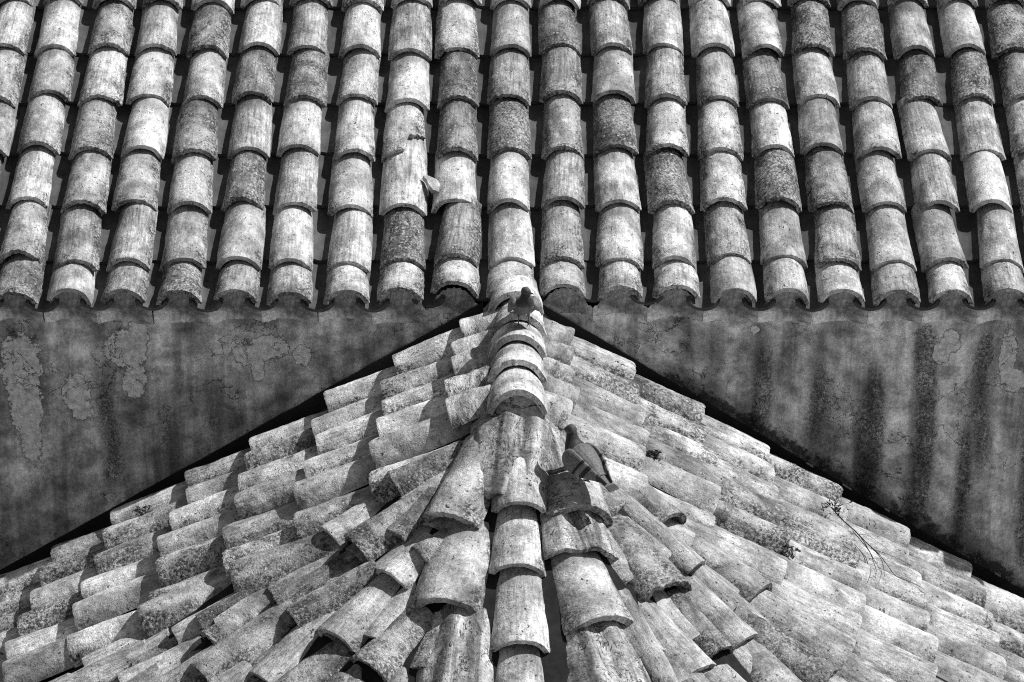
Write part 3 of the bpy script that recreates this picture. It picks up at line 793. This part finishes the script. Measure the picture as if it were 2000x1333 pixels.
# ------------------------------------------------------------------ dry twig and weeds
M_TWIG = plain('dry_twig', 0.03, sc=60); M_LEAF = plain('weed_leaf', 0.08, sc=80, var=0.5)
TW = [[(1.311, -0.454, -0.681), (1.354, -0.52, -0.709), (1.411, -0.578, -0.744), (1.441, -0.678, -0.764), (1.449, -0.751, -0.769), (1.453, -0.867, -0.771)], [(1.411, -0.578, -0.744), (1.44, -0.614, -0.763), (1.48, -0.664, -0.789), (1.493, -0.73, -0.797), (1.485, -0.87, -0.791)], [(1.386, -0.573, -0.729), (1.437, -0.675, -0.761), (1.454, -0.745, -0.772), (1.472, -0.842, -0.783)], [(1.436, -0.61, -0.761), (1.485, -0.657, -0.792), (1.517, -0.735, -0.812), (1.54, -0.788, -0.827), (1.601, -0.764, -0.865), (1.661, -0.75, -0.903)], [(1.411, -0.578, -0.744), (1.459, -0.522, -0.775), (1.512, -0.537, -0.809), (1.539, -0.552, -0.826)], [(1.475, -0.633, -0.786), (1.551, -0.593, -0.834), (1.621, -0.577, -0.878), (1.617, -0.618, -0.876)]]
base = Vector(TW[0][0])
tw = empty('dry_twig', base, 'thin dry branching twig with a withered clump lying across the tiles', 'twig')
for i, l in enumerate(TW):
    pts = [Vector(p[:3]) - base for p in smooth_path(l, 4)]
    r0 = (0.0028, 0.0022, 0.0018, 0.0018, 0.0012, 0.0012)[i]
    obj('stem', mesh('stem', *tube(pts, [r0 * (1 - 0.6 * k / len(pts)) for k in range(len(pts))], 6), M_TWIG), tw)
def clump(n, spread, up, ln, wd, seed):
    r = random.Random(seed); v, f = [], []
    for k in range(n):
        p = Vector((r.gauss(0, spread[0]), r.gauss(0, spread[1]), abs(r.gauss(0, spread[2]))))
        dv = Vector((r.gauss(0, 1), r.gauss(0, 1), r.uniform(0.1, up))).normalized(); sd = dv.orthogonal().normalized()
        sd = (Matrix.Rotation(r.uniform(0, 6.28), 3, dv) @ sd); nn = dv.cross(sd)
        l = ln * r.uniform(0.6, 1.3); w = wd * r.uniform(0.7, 1.3); b = len(v)
        v += [p, p + dv * l * 0.45 + sd * w + nn * w * 0.3, p + dv * l * 0.5 - nn * w * 0.25, p + dv * l * 0.45 - sd * w + nn * w * 0.3, p + dv * l - nn * l * 0.15]
        f += [(b, b + 1, b + 2), (b, b + 2, b + 3), (b + 1, b + 4, b + 2), (b + 2, b + 4, b + 3)]
    return v, f
obj('withered_leaves', mesh('withered_leaves', *clump(60, (0.022, 0.03, 0.01), 1.2, 0.03, 0.0028, 4), M_TWIG, smooth=False), tw, Matrix.Translation((0.008, -0.03, 0.0)))
def weed(loc, stems, reach, ln, seed, label):
    e = empty('weed', loc, label, 'weed', group='weeds rooted between the tiles')
    rr_ = random.Random(seed); sv, sf, lv, lf = [], [], [], []
    for k in range(stems):
        a = rr_.uniform(0, 2 * math.pi); rch = rr_.uniform(0.4, 1.0)
        tip = Vector((math.cos(a) * reach[0] * rch, math.sin(a) * reach[1] * rch, reach[2] * rr_.uniform(0.5, 1.1)))
        pts = [Vector(p) for p in smooth_path([(0, 0, -0.03), tuple(tip * 0.45 + Vector((0, 0, 0.012))), tuple(tip)], 4)]
        b = len(sv); vv, ff = tube(pts, [0.0016 * (1 - 0.6 * q / len(pts)) for q in range(len(pts))], 5)
        sv += vv; sf += [tuple(b + q for q in f_) for f_ in ff]
        for p in pts[2:]:
            for _ in range(3):
                dv = Vector((rr_.gauss(0, 1), rr_.gauss(0, 1), rr_.uniform(0.0, 1.2))).normalized(); sd = Matrix.Rotation(rr_.uniform(0, 6.28), 3, dv) @ dv.orthogonal().normalized(); nn = dv.cross(sd)
                l = ln * rr_.uniform(0.6, 1.2); w = l * 0.19; b = len(lv)
                lv += [p, p + dv * l * 0.45 + sd * w + nn * w * 0.3, p + dv * l * 0.5 - nn * w * 0.25, p + dv * l * 0.45 - sd * w + nn * w * 0.3, p + dv * l - nn * l * 0.15]
                lf += [(b, b + 1, b + 2), (b, b + 2, b + 3), (b + 1, b + 4, b + 2), (b + 2, b + 4, b + 3)]
    obj('stem', mesh('weed_stem', sv, sf, M_TWIG), e)
    obj('foliage', mesh('foliage', lv, lf, M_LEAF, smooth=False), e)
    return e
weed((-1.53, -0.30, -0.810), 8, (0.040, 0.03, 0.055), 0.017, 11, 'small pale weed sprouting from tiles close to the wall')
weed((0.566, -0.985, -0.230), 5, (0.055, 0.05, 0.022), 0.020, 12, 'small dark weed growing behind the barred pigeon')
weed((1.059, -1.165, -0.562), 6, (0.080, 0.06, 0.020), 0.020, 13, 'straggling dark weed in a tile joint left of the twig')
